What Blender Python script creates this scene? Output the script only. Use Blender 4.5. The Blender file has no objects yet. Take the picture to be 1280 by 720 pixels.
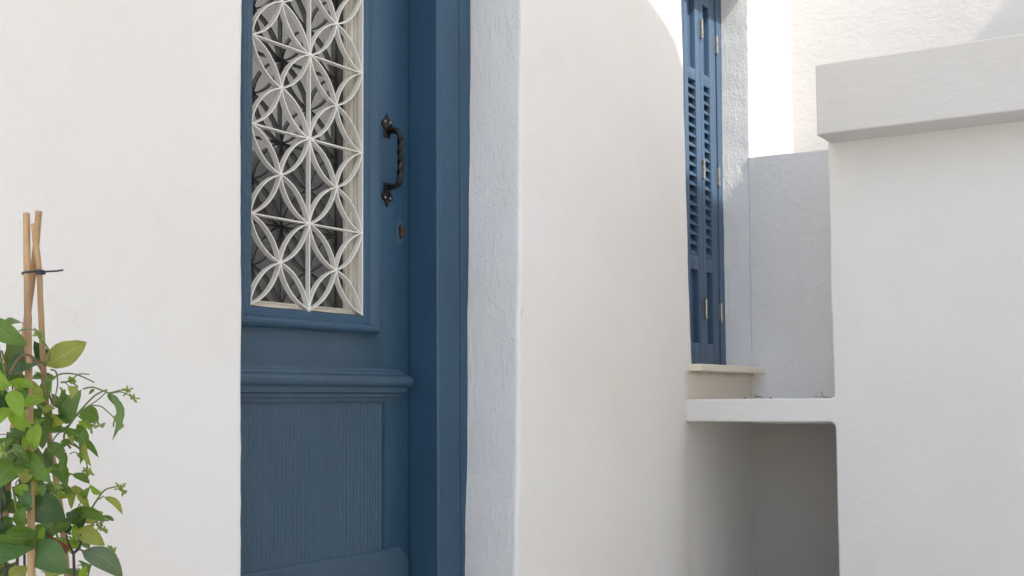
import bpy, bmesh, math, random
from mathutils import Vector, Matrix, noise
random.seed(7)
S = bpy.context.scene
# ---------------------------------------------------------------- camera
cam = bpy.data.objects.new('camera', bpy.data.cameras.new('camera'))
S.collection.objects.link(cam); S.camera = cam
yaw, pitch, roll = math.radians(31.6), math.radians(3.45), math.radians(-.35)
Fw = Vector((math.cos(yaw)*math.cos(pitch), math.sin(yaw)*math.cos(pitch), math.sin(pitch)))
R0 = Vector((math.sin(yaw), -math.cos(yaw), 0)); U0 = R0.cross(Fw)
Rt = R0*math.cos(roll) + U0*math.sin(roll); Up = -R0*math.sin(roll) + U0*math.cos(roll)
M = Matrix((Rt, Up, -Fw)).transposed().to_4x4(); M.translation = Vector((0, 0, 1.5))
cam.matrix_world = M
cam.data.sensor_width = 36; cam.data.lens = 36*1520/1280; cam.data.shift_y = 48/1280
cam.data.clip_start = .02; cam.data.clip_end = 500
S.render.resolution_x, S.render.resolution_y = 1024, 576
# ---------------------------------------------------------------- light
SUNV = Vector((-.08, -1, 1.19)).normalized()          # towards the sun
w = bpy.data.worlds.new('World'); S.world = w; w.use_nodes = True
nt = w.node_tree; bg = nt.nodes['Background']
sky = nt.nodes.new('ShaderNodeTexSky'); sky.sky_type = 'NISHITA'; sky.sun_disc = False
sky.sun_elevation = math.asin(SUNV.z); sky.sun_rotation = math.atan2(SUNV.x, SUNV.y)
sky.air_density = 1.0; sky.dust_density = 1.5; sky.ozone_density = 1.0
nt.links.new(sky.outputs[0], bg.inputs[0]); bg.inputs[1].default_value = .14
sl = bpy.data.lights.new('sun', 'SUN'); sl.energy = 2.2; sl.angle = math.radians(.4); sl.color = (1, .98, .95)
sun = bpy.data.objects.new('sun', sl); S.collection.objects.link(sun)
sun.rotation_euler = SUNV.to_track_quat('Z', 'Y').to_euler(); sun.location = (0, 0, 12)
S.view_settings.view_transform = 'Standard'; S.view_settings.look = 'None'
S.view_settings.exposure = 1.53; S.view_settings.gamma = 1
S.view_settings.use_white_balance = True; S.view_settings.white_balance_temperature = 7250
S.cycles.max_bounces = 10; S.cycles.diffuse_bounces = 7
# ---------------------------------------------------------------- materials
def mat(name, col, rough=.6, metal=0, spec=.5):
    m = bpy.data.materials.new(name); m.use_nodes = True
    b = m.node_tree.nodes['Principled BSDF']
    b.inputs['Base Color'].default_value = (*col, 1); b.inputs['Roughness'].default_value = rough
    b.inputs['Metallic'].default_value = metal; b.inputs['Specular IOR Level'].default_value = spec
    return m
class N:                                                # tiny node-graph helper
    def __init__(s, m): s.m = m; s.t = m.node_tree; s.b = s.t.nodes['Principled BSDF']; s.pos = s.t.nodes.new('ShaderNodeNewGeometry').outputs['Position']
    def nd(s, ty, ins={}, **kw):
        n = s.t.nodes.new(ty)
        for k, v in kw.items(): setattr(n, k, v)
        for k, v in ins.items():
            if isinstance(v, bpy.types.NodeSocket): s.t.links.new(v, n.inputs[k])
            else: n.inputs[k].default_value = v
        return n
    def map(s, sc, src=None, rot=(0,0,0)): return s.nd('ShaderNodeMapping', {'Vector': src or s.pos, 'Scale': sc, 'Rotation': rot}).outputs[0]
    def noise(s, scale, detail=4, sc=None, rough=.55, dist=0, src=None):
        return s.nd('ShaderNodeTexNoise', {'Vector': s.map(sc, src) if sc else (src or s.pos), 'Scale': scale, 'Detail': detail, 'Roughness': rough, 'Distortion': dist}).outputs[0]
    def ramp(s, v, a, b): return s.nd('ShaderNodeMapRange', {'Value': v, 'From Min': a, 'From Max': b}).outputs[0]
    def mth(s, op, a, b=0., c=0.): return s.nd('ShaderNodeMath', {0: a, 1: b, 2: c}, operation=op).outputs[0]
    def mix(s, f, a, b): return s.nd('ShaderNodeMix', {0: f, 6: a, 7: b}, data_type='RGBA').outputs[2]
    def bump(s, h, strength, dist, prev=None):
        ins = {'Height': h, 'Strength': strength, 'Distance': dist}
        if prev: ins['Normal'] = prev
        return s.nd('ShaderNodeBump', ins).outputs[0]
    def col(s, c): s.t.links.new(c, s.b.inputs['Base Color'])
    def nrm(s, c): s.t.links.new(c, s.b.inputs['Normal'])
    def rgh(s, c): s.t.links.new(c, s.b.inputs['Roughness'])
c4 = lambda c: (*c, 1)
def plaster(name, col, fine=.0012, trowel=.004, stretch=(1, 1, 1), drips=0, dirt=.5, grainscale=170, alt=None, crack=0):
    m = mat(name, col, .85, spec=.25); n = N(m)
    big = n.noise(1.6, 5); mid = n.noise(9, 6, stretch, .6)
    alt = alt or (col[0]*.955, col[1]*.94, col[2]*.91)
    c = n.mix(n.ramp(big, .35, .68), c4(col), c4(alt))
    c = n.mix(n.mth('MULTIPLY', n.ramp(n.noise(4.2, 8, None, .7, .8), .56, .74), dirt*.35), c, c4((col[0]*.86, col[1]*.8, col[2]*.72)))
    # small chips and specks
    v = n.nd('ShaderNodeTexVoronoi', {'Vector': n.pos, 'Scale': 23.}).outputs['Distance']
    sp = n.mth('MULTIPLY', n.ramp(v, .035, .015), n.ramp(n.noise(3.3, 2), .55, .62))
    c = n.mix(n.mth('MULTIPLY', sp, .55*dirt), c, (.28, .23, .18, 1)); n.col(c)
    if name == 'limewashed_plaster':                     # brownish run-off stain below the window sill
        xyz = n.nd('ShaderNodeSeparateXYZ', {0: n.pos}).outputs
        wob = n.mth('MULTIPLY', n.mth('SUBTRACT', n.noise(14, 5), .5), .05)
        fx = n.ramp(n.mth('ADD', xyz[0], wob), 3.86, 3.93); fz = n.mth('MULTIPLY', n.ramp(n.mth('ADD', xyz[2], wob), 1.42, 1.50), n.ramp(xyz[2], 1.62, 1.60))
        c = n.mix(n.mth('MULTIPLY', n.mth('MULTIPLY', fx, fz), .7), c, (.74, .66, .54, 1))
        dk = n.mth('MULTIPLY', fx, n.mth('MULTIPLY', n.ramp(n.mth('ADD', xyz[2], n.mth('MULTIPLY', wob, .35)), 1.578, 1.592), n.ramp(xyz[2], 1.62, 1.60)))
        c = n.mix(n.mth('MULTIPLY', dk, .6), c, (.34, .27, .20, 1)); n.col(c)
    if crack:                                            # a few hairline cracks
        wv = n.nd('ShaderNodeVectorMath', {0: n.pos, 1: n.nd('ShaderNodeTexNoise', {'Vector': n.pos, 'Scale': 9., 'Detail': 4.}).outputs['Color']}, operation='MULTIPLY_ADD')
        wv.inputs[1].default_value = (1, 1, 1); n.t.links.new(n.nd('ShaderNodeVectorMath', {0: n.nd('ShaderNodeTexNoise', {'Vector': n.pos, 'Scale': 9., 'Detail': 5.}).outputs['Color'], 'Scale': .12}, operation='SCALE').outputs[0], wv.inputs[2])
        ed = n.nd('ShaderNodeTexVoronoi', {'Vector': n.map((1, 1, .45), wv.outputs[0]), 'Scale': 2.6}, feature='DISTANCE_TO_EDGE').outputs[0]
        ck = n.mth('MULTIPLY', n.ramp(ed, .006, .0015), n.ramp(n.noise(2.1, 3), .50, .60))
        c = n.mix(n.mth('MULTIPLY', ck, crack), c, (.36, .32, .28, 1)); n.col(c)
    b = n.bump(mid, .6, trowel)
    b = n.bump(n.noise(grainscale, 3, stretch), .5, fine, b)
    b = n.bump(n.ramp(n.noise(38, 5, stretch, .6, .6), .45, .75), .5, trowel*.28, b)
    if drips:
        b = n.bump(n.ramp(n.noise(64, 4, (1, 1, .25), .6, .8), .5, .8), .9, drips, b)
        b = n.bump(n.ramp(n.noise(120, 3, None, .5, .3), .52, .72), .9, drips*.6, b)
    n.nrm(b); return m
WHITE = (.80, .782, .752)
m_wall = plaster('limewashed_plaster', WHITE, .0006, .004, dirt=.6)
m_wall2 = plaster('courtyard_plaster', (.72, .705, .685), .0007, .005, dirt=.45)
m_cap = plaster('coping_plaster', (.63, .615, .595), .001, .004, (.8, .6, 1.5), dirt=.6)
m_far = plaster('rough_far_plaster', (.63, .63, .63), .0007, .004, (1, 1, 1.5), dirt=.3, alt=(.605, .60, .59))
m_alc = plaster('alcove_plaster', (.77, .75, .725), .001, .006, dirt=.7, crack=.5)
m_niche = plaster('niche_shade_plaster', (.46, .43, .40), .001, .006, dirt=.8)  # darkened plaster: part of the niche's shade is put into the colour
m_rev = plaster('blue_tinted_reveal', (.80, .79, .78), .0012, .004, (1, 1, .6), drips=.0014, dirt=.25)
m_marble = plaster('cream_marble', (.78, .72, .60), .0003, .001, dirt=1.2, alt=(.70, .61, .46))
m_under = plaster('beige_plaster', (.70, .64, .55), .0009, .005, dirt=.9)
m_pave = plaster('pale_paving', (.78, .76, .72), .001, .004, dirt=.6)
def paint(name, col, rough=.42, alt=None, st=(1, 1, .12)):
    m = mat(name, col, rough); n = N(m)
    alt = alt or tuple(v*.86 for v in col)
    c = n.mix(n.ramp(n.noise(3.2, 6), .35, .7), c4(col), c4(alt))
    ch = n.ramp(n.noise(60, 6, None, .7), .70, .74)
    c = n.mix(n.mth('MULTIPLY', ch, .35), c, c4(tuple(min(1, v*2.0+.03) for v in col))); n.col(c)
    n.rgh(n.ramp(n.noise(14, 5, st), -.6, 1.9))
    b = n.bump(n.noise(110, 4, st), .35, .0006)
    b = n.bump(n.noise(420, 2), .3, .0004, b); n.nrm(b); return m
BLUE = (.028, .082, .142)
m_blue = paint('blue_door_paint', BLUE)
m_blue2 = paint('blue_panel_paint', (.038, .086, .134), .55)
m_frame = paint('blue_frame_paint', (.028, .081, .142))
m_shut = paint('blue_shutter_paint', (.058, .111, .184), .5)
m_grille = paint('white_iron_paint', (.80, .78, .73), .45, (.72, .69, .63), (1, 1, 1))
m_cream = paint('cream_wood_paint', (.76, .71, .62), .5, (.55, .50, .42), (1, 1, .1))
m_iron = mat('black_iron', (.018, .017, .018), .42, .6)
n = N(m_iron); n.col(n.mix(n.ramp(n.noise(90, 5), .5, .75), (.014, .013, .014, 1), (.065, .052, .046, 1))); n.nrm(n.bump(n.noise(160, 4), .5, .001))
m_steel = mat('worn_steel', (.58, .56, .53), .38, .85)
n = N(m_steel); n.col(n.mix(n.ramp(n.noise(70, 5), .5, .75), (.40, .39, .38, 1), (.22, .18, .15, 1)))
m_brass = mat('brass', (.15, .10, .08), .45, .8)
m_dark = mat('dark_interior', (.012, .012, .014), .9)
m_glass = mat('dark_reflective_glass', (.012, .013, .014), .03, 0, 1.0)
_b = m_glass.node_tree.nodes['Principled BSDF']; _b.inputs['IOR'].default_value = 1.62
def bamboo():
    m = mat('bamboo', (.42, .27, .13), .5); n = N(m)
    c = n.mix(n.ramp(n.noise(22, 5, (1, 1, .12)), .38, .66), (.50, .33, .17, 1), (.30, .17, .085, 1))
    c = n.mix(n.ramp(n.noise(14, 3), .6, .72), c, (.22, .12, .06, 1)); n.col(c)
    n.nrm(n.bump(n.noise(200, 3, (1, 1, .06)), .4, .0006)); return m
m_bam = bamboo()
m_tie = mat('black_plastic', (.02, .022, .035), .35)
m_soil = plaster('dark_soil', (.05, .035, .025), .004, .01, dirt=.2)
m_clay = plaster('terracotta', (.42, .19, .10), .0006, .002, dirt=.6)
m_twig = mat('dry_twig', (.18, .12, .07), .8)
m_stone = mat('grey_stone', (.20, .17, .14), .9)
m_lamp = None
def leafmat(name, col, vein, tr=.35, back=None):
    m = mat(name, col, .38, 0, .4); n = N(m); b = n.b
    uv = n.nd('ShaderNodeTexCoord').outputs['UV']
    sx = n.nd('ShaderNodeSeparateXYZ', {0: uv}).outputs
    d = n.mth('ABSOLUTE', n.mth('SUBTRACT', sx[0], .5))
    mid = n.ramp(d, .045, .015)
    side = n.mth('FRACT', n.mth('SUBTRACT', n.mth('MULTIPLY', sx[1], 7.), n.mth('MULTIPLY', d, 5.)))
    sv = n.mth('MULTIPLY', n.ramp(n.mth('ABSOLUTE', n.mth('SUBTRACT', side, .5)), .07, .02), .35)
    c = n.mix(n.ramp(n.noise(45, 4), .38, .68), c4(col), c4(tuple(v*.72 for v in col)))
    c = n.mix(n.mth('MAXIMUM', n.mth('MULTIPLY', mid, .7), sv), c, c4(vein))
    n.col(c); n.nrm(n.bump(n.mth('MAXIMUM', mid, sv), .5, .0006))
    tl = n.nd('ShaderNodeBsdfTranslucent', {'Color': n.mix(.5, c, c4(tuple(min(1, v*1.8) for v in (col[0]*1.2, col[1]*1.2, col[2]*.5))))})
    out = n.t.nodes['Material Output']
    mx = n.nd('ShaderNodeMixShader', {0: tr, 1: b.outputs[0], 2: tl.outputs[0]})
    n.t.links.new(mx.outputs[0], out.inputs[0]); return m
LEAF = {
 'olive': leafmat('olive_leaf', (0.272, 0.300, 0.061), (0.336, 0.364, 0.112)),
 'deepolive': leafmat('deep_olive_leaf', (0.120, 0.158, 0.041), (0.168, 0.210, 0.070)),
 'dark': leafmat('dark_leaf', (0.044, 0.104, 0.030), (0.070, 0.126, 0.042), .2),
 'dark2': leafmat('dark_broad_leaf', (0.067, 0.144, 0.041), (0.098, 0.168, 0.056), .2),
 'darkgrey': leafmat('grey_green_leaf', (0.104, 0.158, 0.074), (0.154, 0.210, 0.112), .2),
 'mid': leafmat('green_leaf', (0.099, 0.188, 0.032), (0.168, 0.266, 0.070)),
 'midgrey': leafmat('soft_green_leaf', (0.136, 0.225, 0.074), (0.196, 0.280, 0.126)),
 'bright': leafmat('young_leaf', (0.224, 0.360, 0.041), (0.308, 0.448, 0.098), .45),
 'red': leafmat('red_leaf', (0.208, 0.042, 0.027), (0.280, 0.084, 0.056), .25)}
STEM = {'green': mat('green_stem', (.13, .18, .05), .5), 'brown': mat('brown_stem', (.13, .075, .04), .6), 'purple': mat('purple_stem', (.05, .028, .03), .5)}
m_bud = mat('green_bud', (.24, .31, .06), .5)
# ---------------------------------------------------------------- object helpers
def link(o): S.collection.objects.link(o); return o
def tag(o, label=None, cat=None, group=None, kind=None):
    for k, v in (('label', label), ('category', cat), ('group', group), ('kind', kind)):
        if v: o[k] = v
    return o
def thing(name, loc, label, cat, group=None):
    o = link(bpy.data.objects.new(name, None)); o.location = loc; o.empty_display_size = .1
    return tag(o, label, cat, group)
def origin(p):
    v = Vector((0, 0, 0))
    while p is not None: v += p.location; p = p.parent
    return v
def obj(name, bm, m, parent=None, smooth=False, loc=None):
    """bm holds world coordinates; the object is stored relative to its parent / own base"""
    bmesh.ops.recalc_face_normals(bm, faces=bm.faces[:])
    base = Vector(loc) if loc else (Vector((0, 0, 0)) if parent is None else origin(parent))
    if not loc and parent is not None: pass
    bmesh.ops.translate(bm, verts=bm.verts[:], vec=-base)
    me = bpy.data.meshes.new(name); bm.to_mesh(me); bm.free()
    for mm in (m if isinstance(m, (list, tuple)) else [m]): me.materials.append(mm)
    if smooth: me.polygons.foreach_set('use_smooth', [True]*len(me.polygons))
    o = link(bpy.data.objects.new(name, me)); o.parent = parent
    o.location = base - (origin(parent) if parent else Vector((0, 0, 0)))
    return o
def sharp(o, deg=35):
    bm = bmesh.new(); bm.from_mesh(o.data)
    for e in bm.edges:
        if len(e.link_faces) == 2 and e.calc_face_angle(0) > math.radians(deg): e.smooth = False
    bm.to_mesh(o.data); bm.free()
    o.data.polygons.foreach_set('use_smooth', [True]*len(o.data.polygons)); return o
def box(bm, x0, x1, y0, y1, z0, z1, bev=0, seg=2):
    r = bmesh.ops.create_cube(bm, size=1); vs = r['verts']
    for v in vs: v.co = Vector(((x0+x1)/2+v.co.x*(x1-x0), (y0+y1)/2+v.co.y*(y1-y0), (z0+z1)/2+v.co.z*(z1-z0)))
    if bev:
        es = list({e for v in vs for e in v.link_edges})
        bmesh.ops.bevel(bm, geom=es, offset=bev, segments=seg, profile=.5, affect='EDGES')
    return bm
def nb(): return bmesh.new()
def tube(bm, pts, rad, seg=8, cap=True, twist=0, square=False):
    pts = [Vector(p) for p in pts]; n = len(pts)
    rs = rad if isinstance(rad, (list, tuple)) else [rad]*n
    ref = None; rings = []
    for i, p in enumerate(pts):
        t = (pts[min(i+1, n-1)]-pts[max(i-1, 0)]).normalized()
        if ref is None: ref = t.orthogonal().normalized()
        a = (ref - t*ref.dot(t)).normalized(); ref = a; b = t.cross(a)
        ring = []
        for k in range(seg):
            th = 2*math.pi*k/seg + twist*i
            rr = rs[i]*(1.0 if not square else 1/max(abs(math.cos(2*math.pi*k/seg)), abs(math.sin(2*math.pi*k/seg)))*.9)
            ring.append(bm.verts.new(p+(a*math.cos(th)+b*math.sin(th))*rr))
        rings.append(ring)
    for i in range(n-1):
        for k in range(seg): bm.faces.new((rings[i][k], rings[i][(k+1)%seg], rings[i+1][(k+1)%seg], rings[i+1][k]))
    if cap: bm.faces.new(rings[0][::-1]); bm.faces.new(rings[-1])
    return bm
def smoothline(pts, k=5):
    pts = [Vector(p) for p in pts]; out = []
    for i in range(len(pts)-1):
        p0, p1, p2, p3 = pts[max(i-1, 0)], pts[i], pts[i+1], pts[min(i+2, len(pts)-1)]
        for j in range(k):
            t = j/k; out.append(.5*((2*p1)+(p2-p0)*t+(2*p0-5*p1+4*p2-p3)*t*t+(3*p1-p0-3*p2+p3)*t**3))
    out.append(pts[-1]); return out
def lathe(bm, prof, c, seg=28):
    rings = [[bm.verts.new((c[0]+r*math.cos(2*math.pi*k/seg), c[1]+r*math.sin(2*math.pi*k/seg), c[2]+z)) for k in range(seg)] for r, z in prof]
    for a, b in zip(rings, rings[1:]):
        for k in range(seg): bm.faces.new((a[k], a[(k+1)%seg], b[(k+1)%seg], b[k]))
    return bm
def sweep_x(bm, prof, x0, x1, ends=None, mitre=0):
    """closed (y,z) profile pushed along x; ends: per-point shortening of the right end"""
    A = [bm.verts.new((x0, y, z)) for y, z in prof]
    B = [bm.verts.new((x1-(ends[i] if ends else 0), y, z)) for i, (y, z) in enumerate(prof)]
    n = len(prof)
    for i in range(n): bm.faces.new((A[i], A[(i+1)%n], B[(i+1)%n], B[i]))
    bm.faces.new(A[::-1]); bm.faces.new(B); return bm
def interp(tab, x):
    if x <= tab[0][0]: return tab[0][1]
    for (a, va), (b, vb) in zip(tab, tab[1:]):
        if x <= b: return va+(vb-va)*(x-a)/(b-a)
    return tab[-1][1]
nz = lambda a, b, c, s: noise.noise(Vector((a*s, b*s, c*s)))
GZ = .5                                                    # ground level; the camera is 1 m above it
MY = 1.677                                                 # face of the house wall
# ================================================================ THE SETTING
bm = nb(); box(bm, -60, 60, -60, 60, GZ-.4, GZ); tag(obj('ground', bm, m_pave), kind='structure')
# ---------------------------------------------------------------- house wall: one plastered sheet with a door and a window opening
house = thing('house_wall', (0, MY, GZ), 'white limewashed house wall holding the blue front door and the blue shuttered window', 'wall')
DL = [(1.05, 1.735), (1.17, 1.734), (1.72, 1.731), (2.29, 1.727)]
DR = [(1.04, 2.742), (1.4, 2.756), (1.8, 2.768), (2.59, 2.79)]
WL = [(1.62, 3.921), (1.77, 3.913), (2.33, 3.892), (2.89, 3.871), (3.2, 3.86)]
WR = [(1.62, 4.529), (2.46, 4.529), (3.08, 4.540)]
def edge(tab, z, s): return interp(tab, z) + (.0045 if s in (2, 3) else .0018)*nz(s, 0, z, 5) + .0016*nz(s, 3, z, 28)
RAD = .012
ZD, ZW0, ZW1 = 3.08, 1.594, 3.130
def under(x, z):                                          # the strip below the window sits a little deeper than the pier
    a = max(0, min(1, (x-3.84)/.05)); b = max(0, min(1, (1.60-z)/.02)); return .012*a*a*(3-2*a)*b
def wy(x, z): return MY + .0035*nz(x, 0, z, 1.3) + .001*nz(x, 5, z, 6) + under(x, z)
zs = sorted(set([GZ, .95] + [round(GZ+.05*i, 3) for i in range(1, 100)] + [ZD+RAD, ZW0, ZW0-.02, ZW1+RAD, 5.4]))
zs = [z for z in zs if z <= 5.4]
bm = nb(); rows = []
def cols(z):
    a, b, c, d = edge(DL, z, 1)-RAD, edge(DR, z, 2)+RAD, edge(WL, z, 3)-RAD, edge(WR, z, 4)+RAD
    out = []
    for (p, q, n_) in ((-5., a, 40), (a, b, 8), (b, c, 26), (c, d, 10), (d, 5.045, 8)):
        out += [p+(q-p)*i/n_ for i in range(n_)]
    return out+[5.045]
for z in zs: rows.append([bm.verts.new((x, wy(x, z), z)) for x in cols(z)])
for r in range(len(zs)-1):
    za, zb = zs[r], zs[r+1]
    for c in range(len(rows[0])-1):
        if 40 <= c < 48 and za >= .949 and zb <= ZD+RAD+.001: continue
        if 74 <= c < 84 and za >= ZW0-.001 and zb <= ZW1+RAD+.001: continue
        bm.faces.new((rows[r][c], rows[r][c+1], rows[r+1][c+1], rows[r+1][c]))
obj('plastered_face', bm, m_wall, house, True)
def reveal(tab, seed, sgn, z0, z1, depth, name, m):
    """sgn=+1: opening lies to the left of this reveal"""
    bm = nb(); rows = []
    k = int((z1-z0)/.02)
    for i in range(k+1):
        z = z0+(z1-z0)*i/k; xe = edge(tab, z, seed); r = []
        for j in range(7):
            a = math.pi/2*j/6
            x = xe+sgn*RAD*(1-math.sin(a)); y0 = wy(xe+sgn*RAD, z)
            r.append((x, y0+RAD*(1-math.cos(a))))
        for j in range(1, 13):
            yy = MY+RAD+(depth-RAD)*j/12
            r.append((xe - (.007*j/12 if seed == 4 else 0) + sgn*.0035*nz(seed+7, yy, z, 7)*min(1, j/3), yy))
        rows.append([bm.verts.new((x, y, z)) for x, y in r])
    for a, b in zip(rows, rows[1:]):
        for c in range(len(a)-1):
            f = bm.faces.new((a[c], a[c+1], b[c+1], b[c])); f.material_index = 0 if c < 3 and seed != 4 else 1
    return obj(name, bm, m, house, True)
reveal(DR, 2, 1, .95, ZD+RAD, .23, 'door_reveal', [m_wall, m_rev])
reveal(DL, 1, -1, .95, ZD+RAD, .23, 'door_reveal', [m_wall, m_rev])
reveal(WR, 4, 1, ZW0, ZW1+RAD, .17, 'window_reveal', [m_wall, m_rev])
reveal(WL, 3, -1, ZW0, ZW1+RAD, .17, 'window_reveal', [m_wall, m_rev])
def soffit(x0, x1, z, depth):
    bm = nb(); rows = []
    for i in range(25):
        x = x0+(x1-x0)*i/24
        r = [(MY+RAD*(1-math.cos(math.pi/2*j/5)), z+RAD*(1-math.sin(math.pi/2*j/5))) for j in range(6)] + [(MY+depth, z)]
        rows.append([bm.verts.new((x, y, zz)) for y, zz in r])
    for a, b in zip(rows, rows[1:]):
        for c in range(len(a)-1): bm.faces.new((a[c], a[c+1], b[c+1], b[c]))
    return bm
obj('door_lintel', soffit(1.70, 2.83, ZD, .24), m_wall, house, True)
obj('window_lintel', soffit(3.83, 4.57, ZW1, .18), m_wall, house, True)
bm = nb(); box(bm, -5, 5.045, 1.99+.02, 5.4, 5.38, 5.42); obj('roof_slab', bm, m_wall, house)
bm = nb(); box(bm, -5, -4.9, MY+.02, 5.4, GZ, 5.38); obj('side_wall', bm, m_wall, house)
bm = nb(); box(bm, -5, 5.045, 5.2, 5.4, GZ, 5.38); obj('back_wall', bm, m_wall, house)
# dark rooms behind the openings
for x0, x1, y0, y1, z0, z1 in ((1.5, 3.0, 2.05, 4.0, .9, 3.2), (3.7, 4.75, 1.86, 3.4, 1.4, 3.3)):
    bm = nb(); box(bm, x0, x1, y0, y1, z0, z1)
    bmesh.ops.delete(bm, geom=[f for f in bm.faces if abs(f.calc_center_median().y-y0) < 1e-4], context='FACES')
    obj('room', bm, m_dark, house)
# window sill: cream marble slab with a chipped, uneven front edge
bm = nb(); prof = []
k = 36; top = []; bot = []
for i in range(k+1):
    x = 3.888+(4.5265-3.888)*i/k
    yf = 1.632+.0022*nz(x, 1, 0, 30)+.001*nz(x, 9, 0, 90); zt = 1.6195+.0006*nz(x, 4, 0, 20)-.0012*(x-3.8); zb = zt-.024+.002*max(0, nz(x, 2, 2, 25))
    r = [(1.84, zt), (yf+.003, zt), (yf, zt-.003), (yf, zb+.003), (yf+.003, zb), (1.84, zb)]
    top.append([bm.verts.new((x, y, z)) for y, z in r])
for a, b in zip(top, top[1:]):
    for c in range(6): bm.faces.new((a[c], a[(c+1)%6], b[(c+1)%6], b[c]))
bm.faces.new(top[0]); bm.faces.new(top[-1][::-1])
obj('window_sill', bm, m_marble, house)
# door step
bm = nb(); box(bm, 1.62, 2.9, 1.50, 2.06, .90, .95, .008); tag(obj('door_step', bm, m_marble), kind='structure')
for i, z in enumerate((.65, .80, .90)):
    bm = nb(); box(bm, 1.45, 3.05, .78+.24*i, 1.66, GZ+.002 if i == 0 else (.65, .80)[i-1], z-.001, .01); tag(obj('front_step', bm, m_wall2), kind='structure')
# ---------------------------------------------------------------- alcove wall (blocks the passage behind the courtyard wall)
def plate(bm, outline, x0, x1, bev=.008):
    """outline: closed list of (y,z); pushed from x0 (rounded front edge) to x1"""
    n = len(outline); P = [Vector((0, y, z)) for y, z in outline]
    area = sum(P[i].y*P[(i+1)%n].z-P[(i+1)%n].y*P[i].z for i in range(n))
    sg = 1 if area > 0 else -1
    def inset(d):
        out = []
        for i in range(n):
            e0 = (P[i]-P[i-1]).normalized(); e1 = (P[(i+1)%n]-P[i]).normalized()
            n0 = Vector((0, -e0.z, e0.y))*sg; n1 = Vector((0, -e1.z, e1.y))*sg
            m = (n0+n1); m = m/max(.3, m.length_squared)*2 if m.length > .01 else n0
            out.append(P[i]+m*d)
        return out
    rings = []
    for j in range(5):
        a = math.pi/2*j/4; pts = inset(bev*(1-math.sin(a)))
        rings.append([bm.verts.new((x0+bev*(1-math.cos(a)), p.y, p.z)) for p in pts])
    rings.append([bm.verts.new((x1, p.y, p.z)) for p in P])
    for a, b in zip(rings, rings[1:]):
        for i in range(n): bm.faces.new((a[i], a[(i+1)%n], b[(i+1)%n], b[i]))
    bm.faces.new(rings[0]); bm.faces.new(rings[-1][::-1]); return bm
def jag(pts, step=.04, amp=.002, seed=0):
    out = []
    for (y0, z0), (y1, z1) in zip(pts, pts[1:]+pts[:1]):
        L = math.hypot(y1-y0, z1-z0); k = max(1, int(L/step)) if L < 3 else 1
        for i in range(k):
            t = i/k; y, z = y0+(y1-y0)*t, z0+(z1-z0)*t
            out.append((y+amp*nz(y, z, seed, 9), z+amp*nz(z, y, seed+5, 9)))
    return out
def arc(cy, cz, r, a0, a1, k=6):
    return [(cy+r*math.cos(math.radians(a0+(a1-a0)*i/k)), cz+r*math.sin(math.radians(a0+(a1-a0)*i/k))) for i in range(k+1)]
bm = nb(); plate(bm, jag([(1.715, 1.40), (1.715, 1.592), (1.6885, 1.5925), (1.688, 2.448), (1.683, 2.447), (1.2, 2.442), (.3, 2.43), (-3, 2.43), (-3, 1.40)], .06, .0025, 3), 4.5245, 4.75, .004)
alc = thing('alcove_wall', (4.64, 0, GZ), 'shaded grey-white low wall closing the alcove right of the blue shutters', 'wall')
obj('upper_wall', bm, m_alc, alc, False)
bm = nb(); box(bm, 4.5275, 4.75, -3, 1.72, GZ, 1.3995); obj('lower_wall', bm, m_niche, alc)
# ---------------------------------------------------------------- courtyard wall with shelf and coping
court = thing('courtyard_wall', (3.97, 0, GZ), 'white plastered courtyard wall at right with projecting coping and a shelf over a dark niche', 'wall')
r1, r2 = .012, .022
ol = ([(-3, GZ), (1.167, GZ), (1.167, .936)] + [(1.168, 1.2)] + arc(1.168+r2, 1.4215-r2, r2, 180, 90) + [(1.695, 1.421), (1.695, 1.4985)]
      + arc(1.171+r1, 1.4985+r1, r1, 270, 180) + [(1.174, 1.9), (1.173, 2.335), (-3, 2.335)])
bm = nb(); plate(bm, jag(ol, .03, .0022, 1), 3.875, 4.10, .007); obj('plastered_face', bm, m_wall2, court)
bm = nb(); box(bm, 4.098, 4.5265, 1.0, 1.72, 1.4225, 1.4975); obj('shelf', bm, m_wall2, court)
bm = nb(); plate(bm, jag([(1.163, 2.3245), (1.163, 2.548), (-3, 2.548), (-3, 2.3245)], .05, .0025, 8), 3.725, 4.16, .006); obj('coping', bm, m_cap, court)
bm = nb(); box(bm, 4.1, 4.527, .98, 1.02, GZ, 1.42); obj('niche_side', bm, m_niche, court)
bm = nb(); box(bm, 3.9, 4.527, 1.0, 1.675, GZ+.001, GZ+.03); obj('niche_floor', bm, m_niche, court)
# ---------------------------------------------------------------- far wall
far = nb(); rows = []
for i in range(60):
    z = GZ+i*(5.6-GZ)/59
    rows.append([far.verts.new((5.045+.07*(MY-y_)+.006*nz(5, y_, z, 1.5)+.002*nz(5, y_, z, 7), y_, z)) for y_ in [MY+.3-j*(MY+.3-.30)/59 for j in range(60)]])
for a, b in zip(rows, rows[1:]):
    for c in range(59): far.faces.new((a[c], a[c+1], b[c+1], b[c]))
fw = thing('far_house_wall', (5.1, 0, GZ), 'sunlit rough white wall rising behind the coping at upper right', 'wall')
obj('plastered_face', far, m_far, fw, True)
bm = nb(); box(bm, 5.17, 5.4, .31, MY+.3, GZ, 5.6); obj('wall_core', bm, m_far, fw)
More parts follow.
